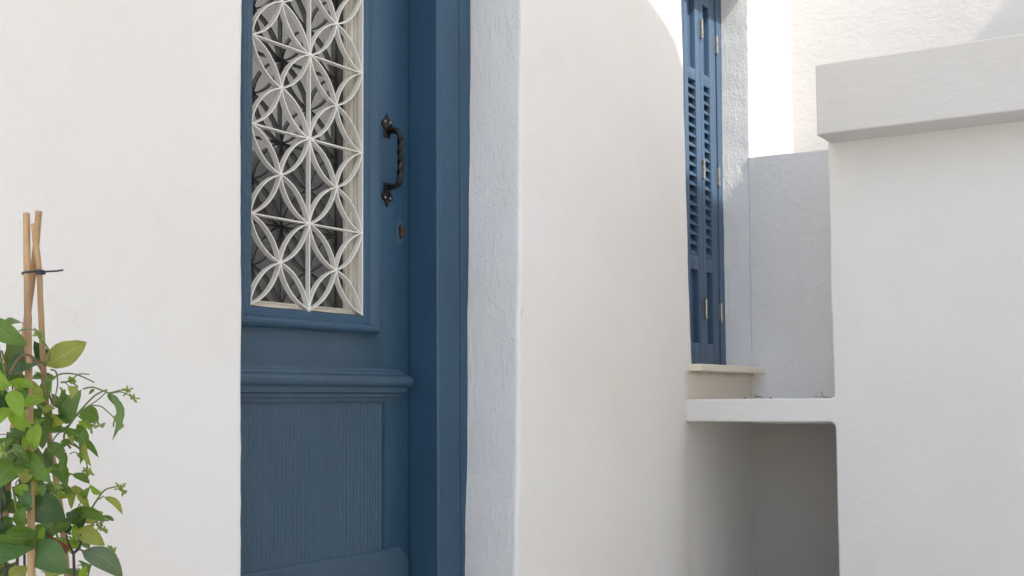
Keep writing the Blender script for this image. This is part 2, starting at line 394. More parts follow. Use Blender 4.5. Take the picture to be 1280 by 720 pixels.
# unseen sunlit wall added at an angle to brighten the door glass reflection
ang = thing('added_mirror_wall', (5.5, 0, GZ), 'unseen sunlit white wall added beyond the courtyard wall to brighten the door glass reflection', 'wall')
bm = nb(); pl_ = [(5.15, .285), (9.2, -5.225), (9.6, -4.9), (5.42, .285)]
A = [bm.verts.new((x, y, GZ)) for x, y in pl_]; B = [bm.verts.new((x, y, 5.6)) for x, y in pl_]
bm.faces.new(A[::-1]); bm.faces.new(B)
for i in range(4): bm.faces.new((A[i], A[(i+1)%4], B[(i+1)%4], B[i]))
obj('plastered_face', bm, m_far, ang)
# ---------------------------------------------------------------- unseen wall added behind the camera, its top cut to cast the shade outline
KX = .08; YO = -2.1
sil = [(-1.0, 3.02), (2.6, 3.0), (3.1, 2.96), (3.42, 2.89), (3.626, 2.823), (3.733, 2.784), (3.818, 2.732), (3.875, 2.655), (3.93, 2.56), (4.03, 2.50), (4.2, 2.475), (4.36, 2.455), (4.42, 2.425), (4.53, 2.42), (4.70, 2.40), (4.95, 2.35), (5.08, 2.24), (5.13, 2.07), (5.2, 2.05), (5.8, 2.03)]
def proj(xm, zm):
    d = MY-YO; return (xm-KX*d, zm+1.19*d)
top = [proj(*p) for p in sil]
ba = thing('shade_wall', (2, YO-1, GZ), 'unseen white wall added behind the viewer, its top cut to shape the shade', 'building')
bm = nb(); f = [bm.verts.new((x, YO, z)) for x, z in [(top[0][0], GZ)]+top+[(top[-1][0], GZ)]]
g = [bm.verts.new((v.co.x, YO-.3, v.co.z)) for v in f]
bm.faces.new(f); bm.faces.new(g[::-1])
for i in range(len(f)): bm.faces.new((f[i], f[(i+1)%len(f)], g[(i+1)%len(f)], g[i]))
obj('shade_wall_slab', bm, m_wall, ba)

for o in (house, alc, court, fw, ba, ang): o['kind'] = 'thing'
# ================================================================ THE DOOR
LY, FY = 1.93, 1.836
door = thing('front_door', (2.21, LY, .95), 'blue panelled wooden front door with a white iron grille window and black twisted pull handle', 'door')
dframe = thing('door_frame', (2.21, FY, .95), 'dark blue wooden frame around the front door set in the white wall', 'door frame')
ZT = 3.06
def post(sg):
    prof = [(.406, LY+.04), (.406, FY+.006), (.409, FY+.001), (.413, FY-.001), (.4175, FY+.001), (.4185, FY+.004), (.421, FY+.0035),
            (.508, FY+.0025), (.5095, FY+.009), (.513, FY+.009), (.5145, FY+.004), (.548, FY+.004), (.552, FY+.008), (.575, FY+.008), (.575, LY+.04)]
    bm = nb(); A = [bm.verts.new((2.210+sg*x, y, .951)) for x, y in prof]; B = [bm.verts.new((2.210+sg*x, y, ZT)) for x, y in prof]
    n_ = len(prof)
    for i in range(n_): bm.faces.new((A[i], A[(i+1)%n_], B[(i+1)%n_], B[i]))
    bm.faces.new(A); bm.faces.new(B[::-1]); return bm
for sg in (1, -1): sharp(obj('frame_post', post(sg), m_frame, dframe), 25)
bm = nb(); box(bm, 1.80, 2.62, FY+.004, LY+.04, 2.985, ZT, .003); obj('frame_head', bm, m_frame, dframe)
# leaf pieces
GX0, GX1, GZ0, GZ1 = 2.010, 2.413, 1.712, 2.95
def wood(name, *a, m=m_blue, bev=.002, par=door): bm = nb(); box(bm, *a, bev); return sharp(obj(name, bm, m, par))
wood('right_stile', GX1, 2.6110, LY, LY+.045, .955, 2.98)
wood('left_stile', 1.807, GX0, LY, LY+.045, .955, 2.98)
wood('top_rail', GX0, GX1, LY+.001, LY+.045, GZ1, 2.98)
wood('middle_rail', 1.915, 2.5025, LY-.0008, LY+.045, 1.485, GZ0, m=m_blue2)
wood('bottom_rail', GX0, GX1, LY+.001, LY+.045, .955, 1.2, m=m_blue2)
# bolection moulding round the glass, mitred: (distance outwards from the opening, y)
MP = [(-.002, LY+.004), (-.002, LY-.004), (.004, LY-.008), (.022, LY-.009), (.025, LY-.013), (.030, LY-.020), (.037, LY-.0235), (.045, LY-.023), (.052, LY-.018), (.0555, LY-.010), (.057, LY-.003), (.060, LY-.002), (.062, LY+.004)]
def moulding(side):
    x0, x1, z0, z1 = GX0, GX1, GZ0, GZ1; bm = nb(); A = []; B = []
    for d, y in MP:
        d2 = d*.78 if side in 'BT' else d
        if side == 'R': a, b = (x1+d, y, z0-d*.78), (x1+d, y, z1+d)
        if side == 'L': a, b = (x0-d, y, z0-d*.78), (x0-d, y, z1+d)
        if side == 'B': a, b = (x0-d, y, z0-d2), (x1+d, y, z0-d2)
        if side == 'T': a, b = (x0-d, y, z1+d), (x1+d, y, z1+d)
        A.append(bm.verts.new(a)); B.append(bm.verts.new(b))
    for i in range(len(MP)-1): bm.faces.new((A[i], A[i+1], B[i+1], B[i]))
    return bm
for s_ in 'RLBT': sharp(obj('glazing_moulding', moulding(s_), m_blue, door), 28)
# cornice moulding across the middle
def cornice():
    bm = nb(); x0, x1 = 1.812, 2.590
    # (y offset in front of leaf, z, end inset)
    pr = [(0, 1.584, .020), (-.004, 1.582, .020), (-.006, 1.575, .018), (-.010, 1.573, .014), (-.013, 1.566, .008)]
    for i in range(9):
        a = math.radians(80-160*i/8); pr.append((-.020-.014*math.cos(a), 1.5495+.0155*math.sin(a), .006-.006*math.cos(a)))
    pr += [(-.022, 1.532, .016), (-.022, 1.5205, .018), (-.019, 1.519, .022), (-.016, 1.5175, .030), (-.016, 1.5085, .032), (-.011, 1.507, .040), (-.010, 1.4985, .046), (-.004, 1.4975, .055), (-.003, 1.491, .060), (0, 1.4905, .06)]
    A = []; B = []
    for dy, z, e in pr:
        y = LY+.002+dy
        A.append(bm.verts.new((x0+e, y, z))); B.append(bm.verts.new((x1-e, y, z)))
    A2 = [bm.verts.new((v.co.x, LY+.003, v.co.z)) for v in A]; B2 = [bm.verts.new((v.co.x, LY+.003, v.co.z)) for v in B]
    for i in range(len(pr)-1):
        bm.faces.new((A[i], A[i+1], B[i+1], B[i])); bm.faces.new((A[i+1], A[i], A2[i], A2[i+1])); bm.faces.new((B[i], B[i+1], B2[i+1], B2[i]))
    return bm
sharp(obj('cornice_moulding', cornice(), m_blue2, door), 32)
# ribbed lower panel: shallow hand-cut ribs with chipped lower ends
bm = nb(); px0, px1, pz0, pz1 = 1.915, 2.505, 1.108, 1.4915
xs = []; x = px0; ribs = []
while x < px1-.012:
    wv = random.uniform(.0105, .0165); ribs.append((x, wv, random.uniform(.0016, .0036))); x += wv
cols_ = [(px0, 0.)]
for x, wv, h in ribs:
    for t, hh in ((.08, .0), (.25, .75), (.5, 1), (.75, .7), (.93, 0)): cols_.append((x+wv*t, hh*h))
cols_.append((px1, 0.)); zz = [pz0+(pz1-pz0)*i/80 for i in range(81)]
rows = [[bm.verts.new((x+.0009*nz(x*6, 0, z, 9), LY-.0015-h*(.8+.6*nz(x*3, 1, z, 22)+.5*nz(x*5, 7, z, 90)), z)) for x, h in cols_] for z in zz]
for a, b in zip(rows, rows[1:]):
    for c in range(len(a)-1): bm.faces.new((a[c], a[c+1], b[c+1], b[c]))
R_ = [bm.verts.new((px1, LY+.004, z)) for z in zz]
for i in range(80): bm.faces.new((rows[i][-1], R_[i], R_[i+1], rows[i+1][-1]))
obj('ribbed_panel', bm, m_blue2, door, True)
# kick board with a sloped, crumbly top edge
bm = nb(); k = 70; A = []
for i in range(k+1):
    x = 1.85+(2.562-1.85)*i/k; j = .0022*nz(x, 2, 2, 60)
    A.append([bm.verts.new(p) for p in ((x, LY+.001, 1.120+j), (x, LY-.006+j*.5, 1.1190+j), (x, LY-.0095, 1.1150+j*.6), (x, LY-.010, .96))])
for a, b in zip(A, A[1:]):
    for c in range(3): bm.faces.new((a[c], a[c+1], b[c+1], b[c]))
e = [bm.verts.new(p) for p in ((2.604, LY+.001, 1.082), (2.602, LY-.005, 1.080), (2.599, LY-.0085, 1.077), (2.599, LY-.009, .96))]
for c in range(3): bm.faces.new((A[-1][c], A[-1][c+1], e[c+1], e[c]))
q = [bm.verts.new((2.606, LY+.001, z)) for z in (1.082, .96)]; bm.faces.new((e[0], e[1], e[2], e[3], q[1]))
obj('kick_board', bm, m_blue2, door)
# inner cream casement and glass
gl = nb(); box(gl, GX0-.004, GX1+.004, LY+.047, LY+.051, GZ0-.002, GZ1+.002); obj('glass_pane', gl, m_glass, door)
CP = [(.0, LY+.006), (.0, LY+.018), (.0035, LY+.0185), (.004, LY+.026), (.0085, LY+.0265), (.0105, LY+.029), (.0125, LY+.034), (.0125, LY+.038), (.016, LY+.0385), (.0165, LY+.0468)]
def casement(side):
    bm = nb(); A = []; B = []
    for d, y in CP:
        z0 = GZ0+.004+d*1.05; z1 = GZ1-.002-d; x0 = GX0+.002+d; x1 = GX1-.002-d
        a, b = {'R': ((x1, y, z0), (x1, y, z1)), 'L': ((x0, y, z0), (x0, y, z1)), 'B': ((x0, y, z0), (x1, y, z0)), 'T': ((x0, y, z1), (x1, y, z1))}[side]
        k = 30
        A.append([bm.verts.new(Vector(a).lerp(Vector(b), i/k)+Vector((0, 0, 0) if side in 'LR' else (0, 0, .0012*nz(i*.3, d*99, 3, 1)))) for i in range(k+1)])
    for a, b in zip(A, A[1:]):
        for i in range(30): bm.faces.new((a[i], a[i+1], b[i+1], b[i]))
    return bm
for s_ in 'RLBT': sharp(obj('casement_strip', casement(s_), m_cream, door), 30)
# ---- grille: overlapping circles of flat iron strip
gr = obj('grille', box(nb(), 2.2067, 2.2103, LY-.0057, LY+.0072, 1.717, GZ1-.001, .0006, 1), m_grille, door, loc=(2.2115, LY, 1.717))
def gpart(name, me_or_bm, loc, rot=0):
    o = link(bpy.data.objects.new(name, me_or_bm)); o.parent = gr; o.location = Vector(loc)-origin(gr); o.rotation_euler = (0, rot, 0); return o
def gmesh(name, bm, m=m_grille):
    bmesh.ops.recalc_face_normals(bm, faces=bm.faces[:]); me = bpy.data.meshes.new(name); bm.to_mesh(me); bm.free(); me.materials.append(m); return me
d = .2; dz = .2053; T = .0034; y0g, y1g = -.0048, .0092
def strip(pts, t=T):
    bm = nb(); R = []; n_ = len(pts)
    for i, p in enumerate(pts):
        a = Vector(pts[min(i+1, n_-1)])-Vector(pts[max(i-1, 0)]); a.normalize(); nn = Vector((-a.y, a.x))*t/2
        R.append([bm.verts.new((p[0]+s*nn.x, y, p[1]+s*nn.y)) for s, y in ((-1, y0g), (-.75, y0g-.0007), (.75, y0g-.0007), (1, y0g), (1, y1g), (-1, y1g))])
    for a, b in zip(R, R[1:]):
        for c in range(6): bm.faces.new((a[c], a[(c+1)%6], b[(c+1)%6], b[c]))
    bm.faces.new(R[0][::-1]); bm.faces.new(R[-1]); return bm
HA = math.radians(31)                                   # half opening angle of a petal strip
def petal(sx, sg):
    # bowed strip from the node (0,0) to the cell centre (sx*d/2, dz/2); sg picks the side it bows to
    cx, cz = sx*d/2, dz/2; L = math.hypot(cx, cz); ux, uz = cx/L, cz/L; nx_, nz_ = -uz, ux; r = L/2/math.sin(HA); out = []
    for i in range(15):
        a = -HA+2*HA*i/14; along = L/2+r*math.sin(a); off = (r*math.cos(a)-r*math.cos(HA))*sg
        out.append((ux*along+nx_*off, uz*along+nz_*off))
    return out
qm = {}
for sx in (1, -1):
    for sz in (1, -1):
        for k_ in (0, 1):
            bm = strip([(x, sz*z) for x, z in petal(sx, 1-2*k_)]); qm[(sx, sz, k_)] = gmesh('petal_strip', bm)
me_node = gmesh('weld', lathe(nb(), [(.0005, 0), (.0045, .0006), (.0062, .0022), (.0066, .005), (.0055, .018)], (0, 0, 0), 12))
for p in me_node.polygons: p.use_smooth = True
GC = 2.2085; ROW = 1.718
for i in (-1, 0, 1):
    for j in range(7):
        nx, nzv = GC+i*d, ROW+j*dz
        if nzv > GZ1+.01: continue
        for sx in (1, -1):
            for sz in (1, -1):
                cx, cz = nx+sx*d/2, nzv+sz*dz/2
                if not (GX0 < cx < GX1 and GZ0 < cz < GZ1): continue
                for k_ in (0, 1): gpart('petal_strip', qm[(sx, sz, k_)], (nx, LY+.0005*random.random(), nzv))
for i in (-1, 0, 1):
    for j in range(7):
        nx, nzv = GC+i*d, ROW+j*dz
        o = gpart('weld', me_node, (nx, LY-.0068, nzv)); o.rotation_euler = (-math.pi/2, 0, 0)
        o.scale = (1.05, 1.05, 1) if i == 0 else (.6, .6, 1)
        if i < 1 and nzv+dz/2 < GZ1:
            o = gpart('weld', me_node, (nx+d/2, LY-.0062, nzv+dz/2)); o.rotation_euler = (-math.pi/2, 0, 0); o.scale = (.9, .9, 1)
vb = gmesh('upright_bar', strip([(0, 0), (0, GZ1-ROW)], .0036)); gpart('upright_bar', vb, (GX1-.0035, LY-.0002, ROW-.004))
hb = gmesh('cross_bar', strip([(-.2, 0), (.2, 0)], .0034))
for j in range(1, 7):
    if ROW+j*dz < GZ1: gpart('cross_bar', hb, (GC, LY-.0007, ROW+j*dz))
# ---- pull handle
def plate_bm(z_t, z_b, up):
    """spade-shaped plate between its pointed tip and its foot"""
    bm = nb(); out = [(0, 0), (.006, .010), (.0095, .016), (.018, .020), (.0225, .027), (.0205, .034), (.014, .040), (.0115, .048), (.013, .058), (.012, .064)]
    pts = [(2.5145+x, z_t-v if up else z_b+v) for x, v in out]+[(2.5145-x, z_t-v if up else z_b+v) for x, v in out[:0:-1]]
    A = [bm.verts.new((x, LY-.0002, z)) for x, z in pts]; B = [bm.verts.new((x, LY-.0035, z)) for x, z in pts]
    cx = 2.5145; cz = sum(p[1] for p in pts)/len(pts)
    Cc = [bm.verts.new((cx+(x-cx)*.82, LY-.005, cz+(z-cz)*.88)) for x, z in pts]
    for P1, P2 in ((A, B), (B, Cc)):
        for i in range(len(pts)): bm.faces.new((P1[i], P1[(i+1)%len(pts)], P2[(i+1)%len(pts)], P2[i]))
    bm.faces.new(Cc); return bm
yh = LY-.043
path = [(2.5145, LY-.003, 2.203), (2.5145, LY-.020, 2.2045), (2.515, LY-.031, 2.203), (2.5155, LY-.039, 2.197), (2.516, yh, 2.186)]
path += [(2.5165+.0006*math.sin(i*.8), yh-.001, 2.186-.112*i/16) for i in range(1, 16)]
path += [(2.516, yh, 2.072), (2.5155, LY-.038, 2.061), (2.515, LY-.029, 2.056), (2.5145, LY-.019, 2.055), (2.5145, LY-.003, 2.057)]
rr = [.0078, .0073, .0073, .0073, .0075]+[.0074+.0007*math.sin(i*1.9) for i in range(1, 16)]+[.0078, .0076, .0076, .0076, .0082]
bm = nb(); pts = [Vector(p) for p in path]; ref = Vector((1, 0, 0)); rings = []
for i, p in enumerate(pts):
    t = (pts[min(i+1, len(pts)-1)]-pts[max(i-1, 0)]).normalized(); a = (ref-t*ref.dot(t)).normalized(); b = t.cross(a)
    tw = 0 if i < 5 else (min(i-4, 16)*.42)
    rings.append([bm.verts.new(p+(a*math.cos(th+tw)+b*math.sin(th+tw))*rr[i]*(1+.20*math.cos(4*th))) for th in [2*math.pi*k/16 for k in range(16)]])
for a, b in zip(rings, rings[1:]):
    for k in range(16): bm.faces.new((a[k], a[(k+1)%16], b[(k+1)%16], b[k]))
h = obj('pull_handle', bm, m_iron, door, True, loc=(2.5145, LY, 2.13))
sharp(obj('mounting_plate', plate_bm(2.252, 0, True), m_iron, h), 40)
sharp(obj('mounting_plate', plate_bm(0, 2.004, False), m_iron, h), 40)
for x, z in ((2.5035, 2.229), (2.5255, 2.229), (2.5035, 2.028), (2.5255, 2.028)):
    o = obj('screw_head', lathe(nb(), [(.0003, 0), (.0025, .0002), (.0036, .0012), (.0036, .004)], (0, 0, 0), 10), m_steel, None, True)
    o.parent = h; o.location = Vector((x, LY-.0068, z))-origin(h); o.rotation_euler = (-math.pi/2, 0, 0)
# ---- lock: painted-over oval escutcheon with a brass cylinder
bm = nb(); k = 24
def oval(rx, rz, y): return [bm.verts.new((2.5715+rx*math.cos(2*math.pi*i/k), y, 1.944+rz*math.sin(2*math.pi*i/k))) for i in range(k)]
o0, o1, o2, o3, o4 = oval(.012, .040, LY+.0005), oval(.0115, .039, LY-.0025), oval(.0095, .036, LY-.003), oval(.0085, .035, LY-.0014), oval(.006, .03, LY-.0016)
for a, b in ((o0, o1), (o1, o2), (o2, o3), (o3, o4)):
    for i in range(k): bm.faces.new((a[i], a[(i+1)%k], b[(i+1)%k], b[i]))
bm.faces.new(o4); lk = obj('lock_plate', bm, m_blue, door, True, loc=(2.5715, LY, 1.944))
bm = nb(); out = []
for i in range(17):
    a = math.radians(-60+300*i/16); out.append((.0085*math.cos(a), .0085*math.sin(a)))
out += [(-.0045, -.022), (.0, -.0255), (.0045, -.022)]
A = [bm.verts.new((2.5715+x, LY-.001, 1.954+z)) for x, z in out]; B = [bm.verts.new((2.5715+x, LY-.0125, 1.954+z)) for x, z in out]
Cc = [bm.verts.new((2.5715+x*.88, LY-.0135, 1.954+z*.92)) for x, z in out]
for P1, P2 in ((A, B), (B, Cc)):
    for i in range(len(out)): bm.faces.new((P1[i], P1[(i+1)%len(out)], P2[(i+1)%len(out)], P2[i]))
bm.faces.new(Cc); sharp(obj('lock_cylinder', bm, m_brass, lk), 30)
bm = nb(); box(bm, 2.5703, 2.5727, LY-.0139, LY-.0125, 1.940, 1.958); obj('keyhole', bm, m_dark, lk)
# ================================================================ THE SHUTTERS
SY = 1.798
sf = thing('shutter_frame', (4.2, SY, 1.62), 'blue wooden frame around the folding window shutters', 'window frame')
bm = nb(); box(bm, 4.4805, 4.537, SY-.004, SY+.05, 1.621, 3.17, .003); obj('frame_post', bm, m_shut, sf)
bm = nb(); box(bm, 3.86, 4.008, SY-.004, SY+.05, 1.621, 3.17, .003); obj('frame_post', bm, m_shut, sf)
bm = nb(); box(bm, 4.008, 4.4805, SY-.004, SY+.05, 3.095, 3.17, .003); obj('frame_head', bm, m_shut, sf)
sh = thing('window_shutters', (4.24, SY, 1.625), 'blue folding wooden window shutters with louvred middles and steel hinges', 'shutter')
Z0, Z1, W_ = 1.629, 3.092, .155
def leaf(x1, idx):
    x0 = x1-W_+.002; x1 -= .001
    st0, st1 = x0+.034, x1-.046                # opening between stiles
    if idx == 0: st0, st1 = x0+.03, x1-.062
    yb, yf = SY+.034, SY
    lf = obj('shutter_leaf', box(nb(), x0, st0, yf, yb, Z0, Z1, .002), m_shut, sh, loc=(x0, SY, Z0))
    def bx(nm, *a, bev=.0015): b_ = nb(); box(b_, *a, bev); return sharp(obj(nm, b_, m_shut, lf))
    bx('stile', st1, x1, yf, yb, Z0, Z1, bev=.002)
    for za, zb in ((Z0, 1.709), (1.985, 2.040), (2.712, 2.757), (3.032, Z1)): bx('rail', st0-.0005, st1+.0005, yf+.0008, yb-.001, za, zb)
    for za, zb in ((1.709, 1.985), (2.757, 3.032)):
        b_ = nb(); box(b_, st0-.0005, st1+.0005, yf+.021, yb-.004, za-.001, zb+.001); obj('panel', b_, m_shut, lf)
    n_ = 18; p_ = (2.712-2.040)/n_
    me = None
    for i in range(n_):
        z = 2.040+p_*(i+.5)
        if me is None:
            b_ = nb(); box(b_, 0, st1-st0+.001, -.0215, .0215, -.0032, .0032, .0018)
            bmesh.ops.recalc_face_normals(b_, faces=b_.faces[:]); me = bpy.data.meshes.new('louvre_slat'); b_.to_mesh(me); b_.free(); me.materials.append(m_shut)
        o = link(bpy.data.objects.new('louvre_slat', me)); o.parent = lf
        o.location = Vector((st0-.0005, SY+.0165, z))-origin(lf); o.rotation_euler = (math.radians(48)+random.uniform(-.02, .02), 0, 0)
    return lf
leaves_ = [leaf(4.4755, 0), leaf(4.3205, 1), leaf(4.1655, 2)]
bm = nb(); box(bm, 3.9, 4.53, SY+.052, SY+.058, 1.62, 3.17); obj('dark_gap_sheet', bm, m_dark, sf)  # near-black sheet added so the gaps between slats read as deep shade
def hinge(x, z, par):
    bm = nb(); tube(bm, [(x, SY-.007, z-.037), (x, SY-.007, z-.036), (x, SY-.007, z-.001)], [.0035, .0052, .0052], 10)
    tube(bm, [(x, SY-.007, z+.001), (x, SY-.007, z+.036), (x, SY-.007, z+.037)], [.0052, .0052, .0035], 10)
    tube(bm, [(x, SY-.007, z-.0385), (x, SY-.007, z+.0385)], .003, 8)
    box(bm, x-.012, x+.0, SY-.0022, SY+.0005, z-.034, z+.034)
    sharp(obj('hinge', bm, m_steel, par), 30)
for z in (2.926, 2.378, 1.84): hinge(4.326, z, leaves_[1])
for z in (2.902, 2.372, 1.835): hinge(4.478, z, leaves_[0])
LEAVES = [[[1.0159,1.33,1.5474],[1.0559,1.3,1.5799],0.0296,"olive",0.0031],[[1.0234,1.34,1.5509],[0.9427,1.3,1.5355],0.0275,"dark",0.0061],[[1.0539,1.37,1.549],[1.021,1.36,1.5783],0.0204,"dark",0.0041],[[0.9408,1.34,1.6045],[0.9668,1.3,1.5716],0.0224,"mid",0.0031],[[1.002,1.4,1.5998],[1.0504,1.42,1.6093],0.0133,"mid",0.001],[[1.0139,1.37,1.5846],[0.9859,1.36,1.5525],0.0204,"deepolive",0.0031],[[1.0047,1.38,1.5742],[0.9993,1.38,1.547],0.0112,"mid",0.001],[[0.9299,1.31,1.5404],[0.9358,1.29,1.5208],0.0133,"bright",0.002],[[0.9326,1.31,1.5171],[0.9423,1.29,1.5247],0.0102,"bright",-0.002],[[0.9348,1.29,1.514],[0.9301,1.26,1.4823],0.0173,"bright",-0.0031],[[0.9519,1.3,1.5229],[0.9644,1.28,1.5169],0.0092,"bright",-0.0041],[[0.9541,1.29,1.4965],[0.972,1.27,1.5031],0.0122,"bright",-0.0031],[[0.9526,1.3,1.4916],[0.9029,1.27,1.4733],0.0153,"bright",0.0031],[[0.9639,1.36,1.5056],[0.9896,1.36,1.4893],0.0224,"dark",0.002],[[1.0439,1.32,1.4721],[1.039,1.29,1.5153],0.0194,"midgrey",-0.0031],[[1.0493,1.33,1.4719],[1.0344,1.32,1.5156],0.0163,"mid",0.0031],[[0.9869,1.34,1.4731],[1.0058,1.32,1.4901],0.0245,"deepolive",0.002],[[1.0262,1.37,1.4566],[1.0552,1.37,1.4822],0.0204,"dark",0.002],[[0.9948,1.31,1.4791],[1.0222,1.3,1.4615],0.0143,"mid",-0.0041],[[1.0189,1.37,1.4599],[1.034,1.36,1.4201],0.0184,"dark",0.002],[[0.9919,1.34,1.4579],[1.0133,1.33,1.436],0.0092,"midgrey",0.002],[[1.0509,1.31,1.472],[1.0314,1.28,1.423],0.0122,"mid",-0.0102],[[1.0533,1.33,1.4562],[1.0874,1.31,1.427],0.0092,"mid",-0.0061],[[1.0852,1.35,1.4882],[1.1114,1.34,1.4728],0.0194,"mid",-0.0031],[[1.0694,1.33,1.4757],[1.0876,1.33,1.4648],0.0102,"bright",-0.002],[[1.0932,1.3,1.5124],[1.0742,1.27,1.4521],0.0092,"midgrey",-0.0143],[[1.099,1.31,1.5114],[1.1122,1.3,1.49],0.0092,"mid",-0.0041],[[1.0862,1.32,1.5178],[1.0773,1.32,1.5104],0.0041,"mid",0.0],[[0.9542,1.29,1.442],[0.9633,1.25,1.4029],0.0194,"mid",-0.002],[[1.0002,1.3,1.42],[1.0046,1.27,1.3938],0.0163,"mid",-0.0092],[[0.9511,1.29,1.4256],[0.8882,1.25,1.4001],0.0286,"mid",0.0031],[[0.9531,1.33,1.4325],[0.9729,1.32,1.4417],0.0163,"midgrey",0.002],[[0.9319,1.31,1.4493],[0.9416,1.29,1.4569],0.0122,"mid",0.002],[[0.9388,1.28,1.3987],[0.9483,1.27,1.3869],0.0133,"bright",-0.0031],[[1.0084,1.33,1.4423],[1.0217,1.34,1.3945],0.0143,"deepolive",0.002],[[0.9634,1.29,1.3783],[0.9963,1.26,1.3575],0.0316,"dark",-0.0031],[[1.0578,1.32,1.3929],[1.0442,1.31,1.3633],0.0092,"olive",0.002],[[1.0498,1.31,1.3927],[1.0555,1.29,1.3633],0.0092,"olive",-0.002],[[1.0765,1.34,1.3848],[1.0896,1.33,1.3547],0.0082,"mid",-0.002],[[1.0384,1.31,1.3445],[1.056,1.3,1.3669],0.0163,"mid",0.002],[[1.043,1.31,1.3593],[1.0754,1.28,1.3457],0.0143,"mid",-0.0082],[[1.0637,1.32,1.3469],[1.0965,1.31,1.355],0.0153,"olive",0.002],[[1.0856,1.3,1.3522],[1.1053,1.3,1.3421],0.0051,"mid",-0.002],[[1.0349,1.29,1.3367],[1.0566,1.26,1.318],0.0184,"olive",-0.0041],[[1.0371,1.28,1.3118],[1.0695,1.24,1.2775],0.0245,"darkgrey",-0.0071],[[1.077,1.31,1.2881],[1.043,1.29,1.2944],0.0173,"mid",0.0],[[1.0232,1.29,1.3107],[0.9788,1.27,1.3362],0.0122,"red",0.002],[[0.9739,1.28,1.3313],[0.8824,1.24,1.3445],0.0143,"mid",0.0041],[[0.9518,1.27,1.3283],[0.8667,1.22,1.3205],0.0326,"dark2",-0.0041],[[0.9592,1.28,1.3279],[0.984,1.24,1.294],0.0337,"dark2",-0.0031],[[0.9833,1.3,1.3292],[1.008,1.28,1.3179],0.0143,"mid",-0.0031],[[1.0004,1.32,1.3474],[1.0098,1.31,1.324],0.0184,"mid",0.002],[[1.0319,1.33,1.3492],[1.0155,1.33,1.3284],0.0143,"deepolive",0.002],[[1.0095,1.31,1.34],[1.0401,1.3,1.3519],0.0143,"mid",0.002],[[0.9553,1.31,1.287],[0.965,1.29,1.3007],0.0184,"olive",0.002],[[1.0895,1.31,1.3786],[1.0644,1.3,1.3921],0.0082,"bright",0.001],[[1.0877,1.3,1.376],[1.1013,1.28,1.3528],0.0082,"olive",-0.0051],[[1.0595,1.31,1.2779],[1.0315,1.3,1.2881],0.0122,"mid",0.001],[[0.9858,1.38,1.361],[1.0039,1.38,1.3882],0.0184,"dark",0.002],[[1.0164,1.38,1.3585],[0.9899,1.37,1.3793],0.0163,"deepolive",0.002],[[0.9745,1.37,1.3473],[0.9929,1.36,1.333],0.0143,"dark",0.002],[[1.0252,1.38,1.3993],[1.0501,1.38,1.3747],0.0163,"dark",0.002],[[1.0529,1.39,1.3636],[1.0633,1.38,1.3389],0.0184,"dark",0.002],[[1.0171,1.38,1.4412],[0.9977,1.38,1.4563],0.0133,"deepolive",0.002],[[1.0077,1.39,1.4414],[1.0201,1.38,1.412],0.0143,"dark",0.002],[[1.0365,1.36,1.539],[1.0566,1.36,1.5308],0.0092,"midgrey",0.002],[[1.0196,1.36,1.5314],[1.0365,1.36,1.539],0.0082,"midgrey",0.002],[[0.9696,1.34,1.5296],[0.99,1.33,1.5337],0.0102,"mid",0.002],[[1.0452,1.32,1.5343],[1.0579,1.32,1.5261],0.0071,"bright",0.002]]
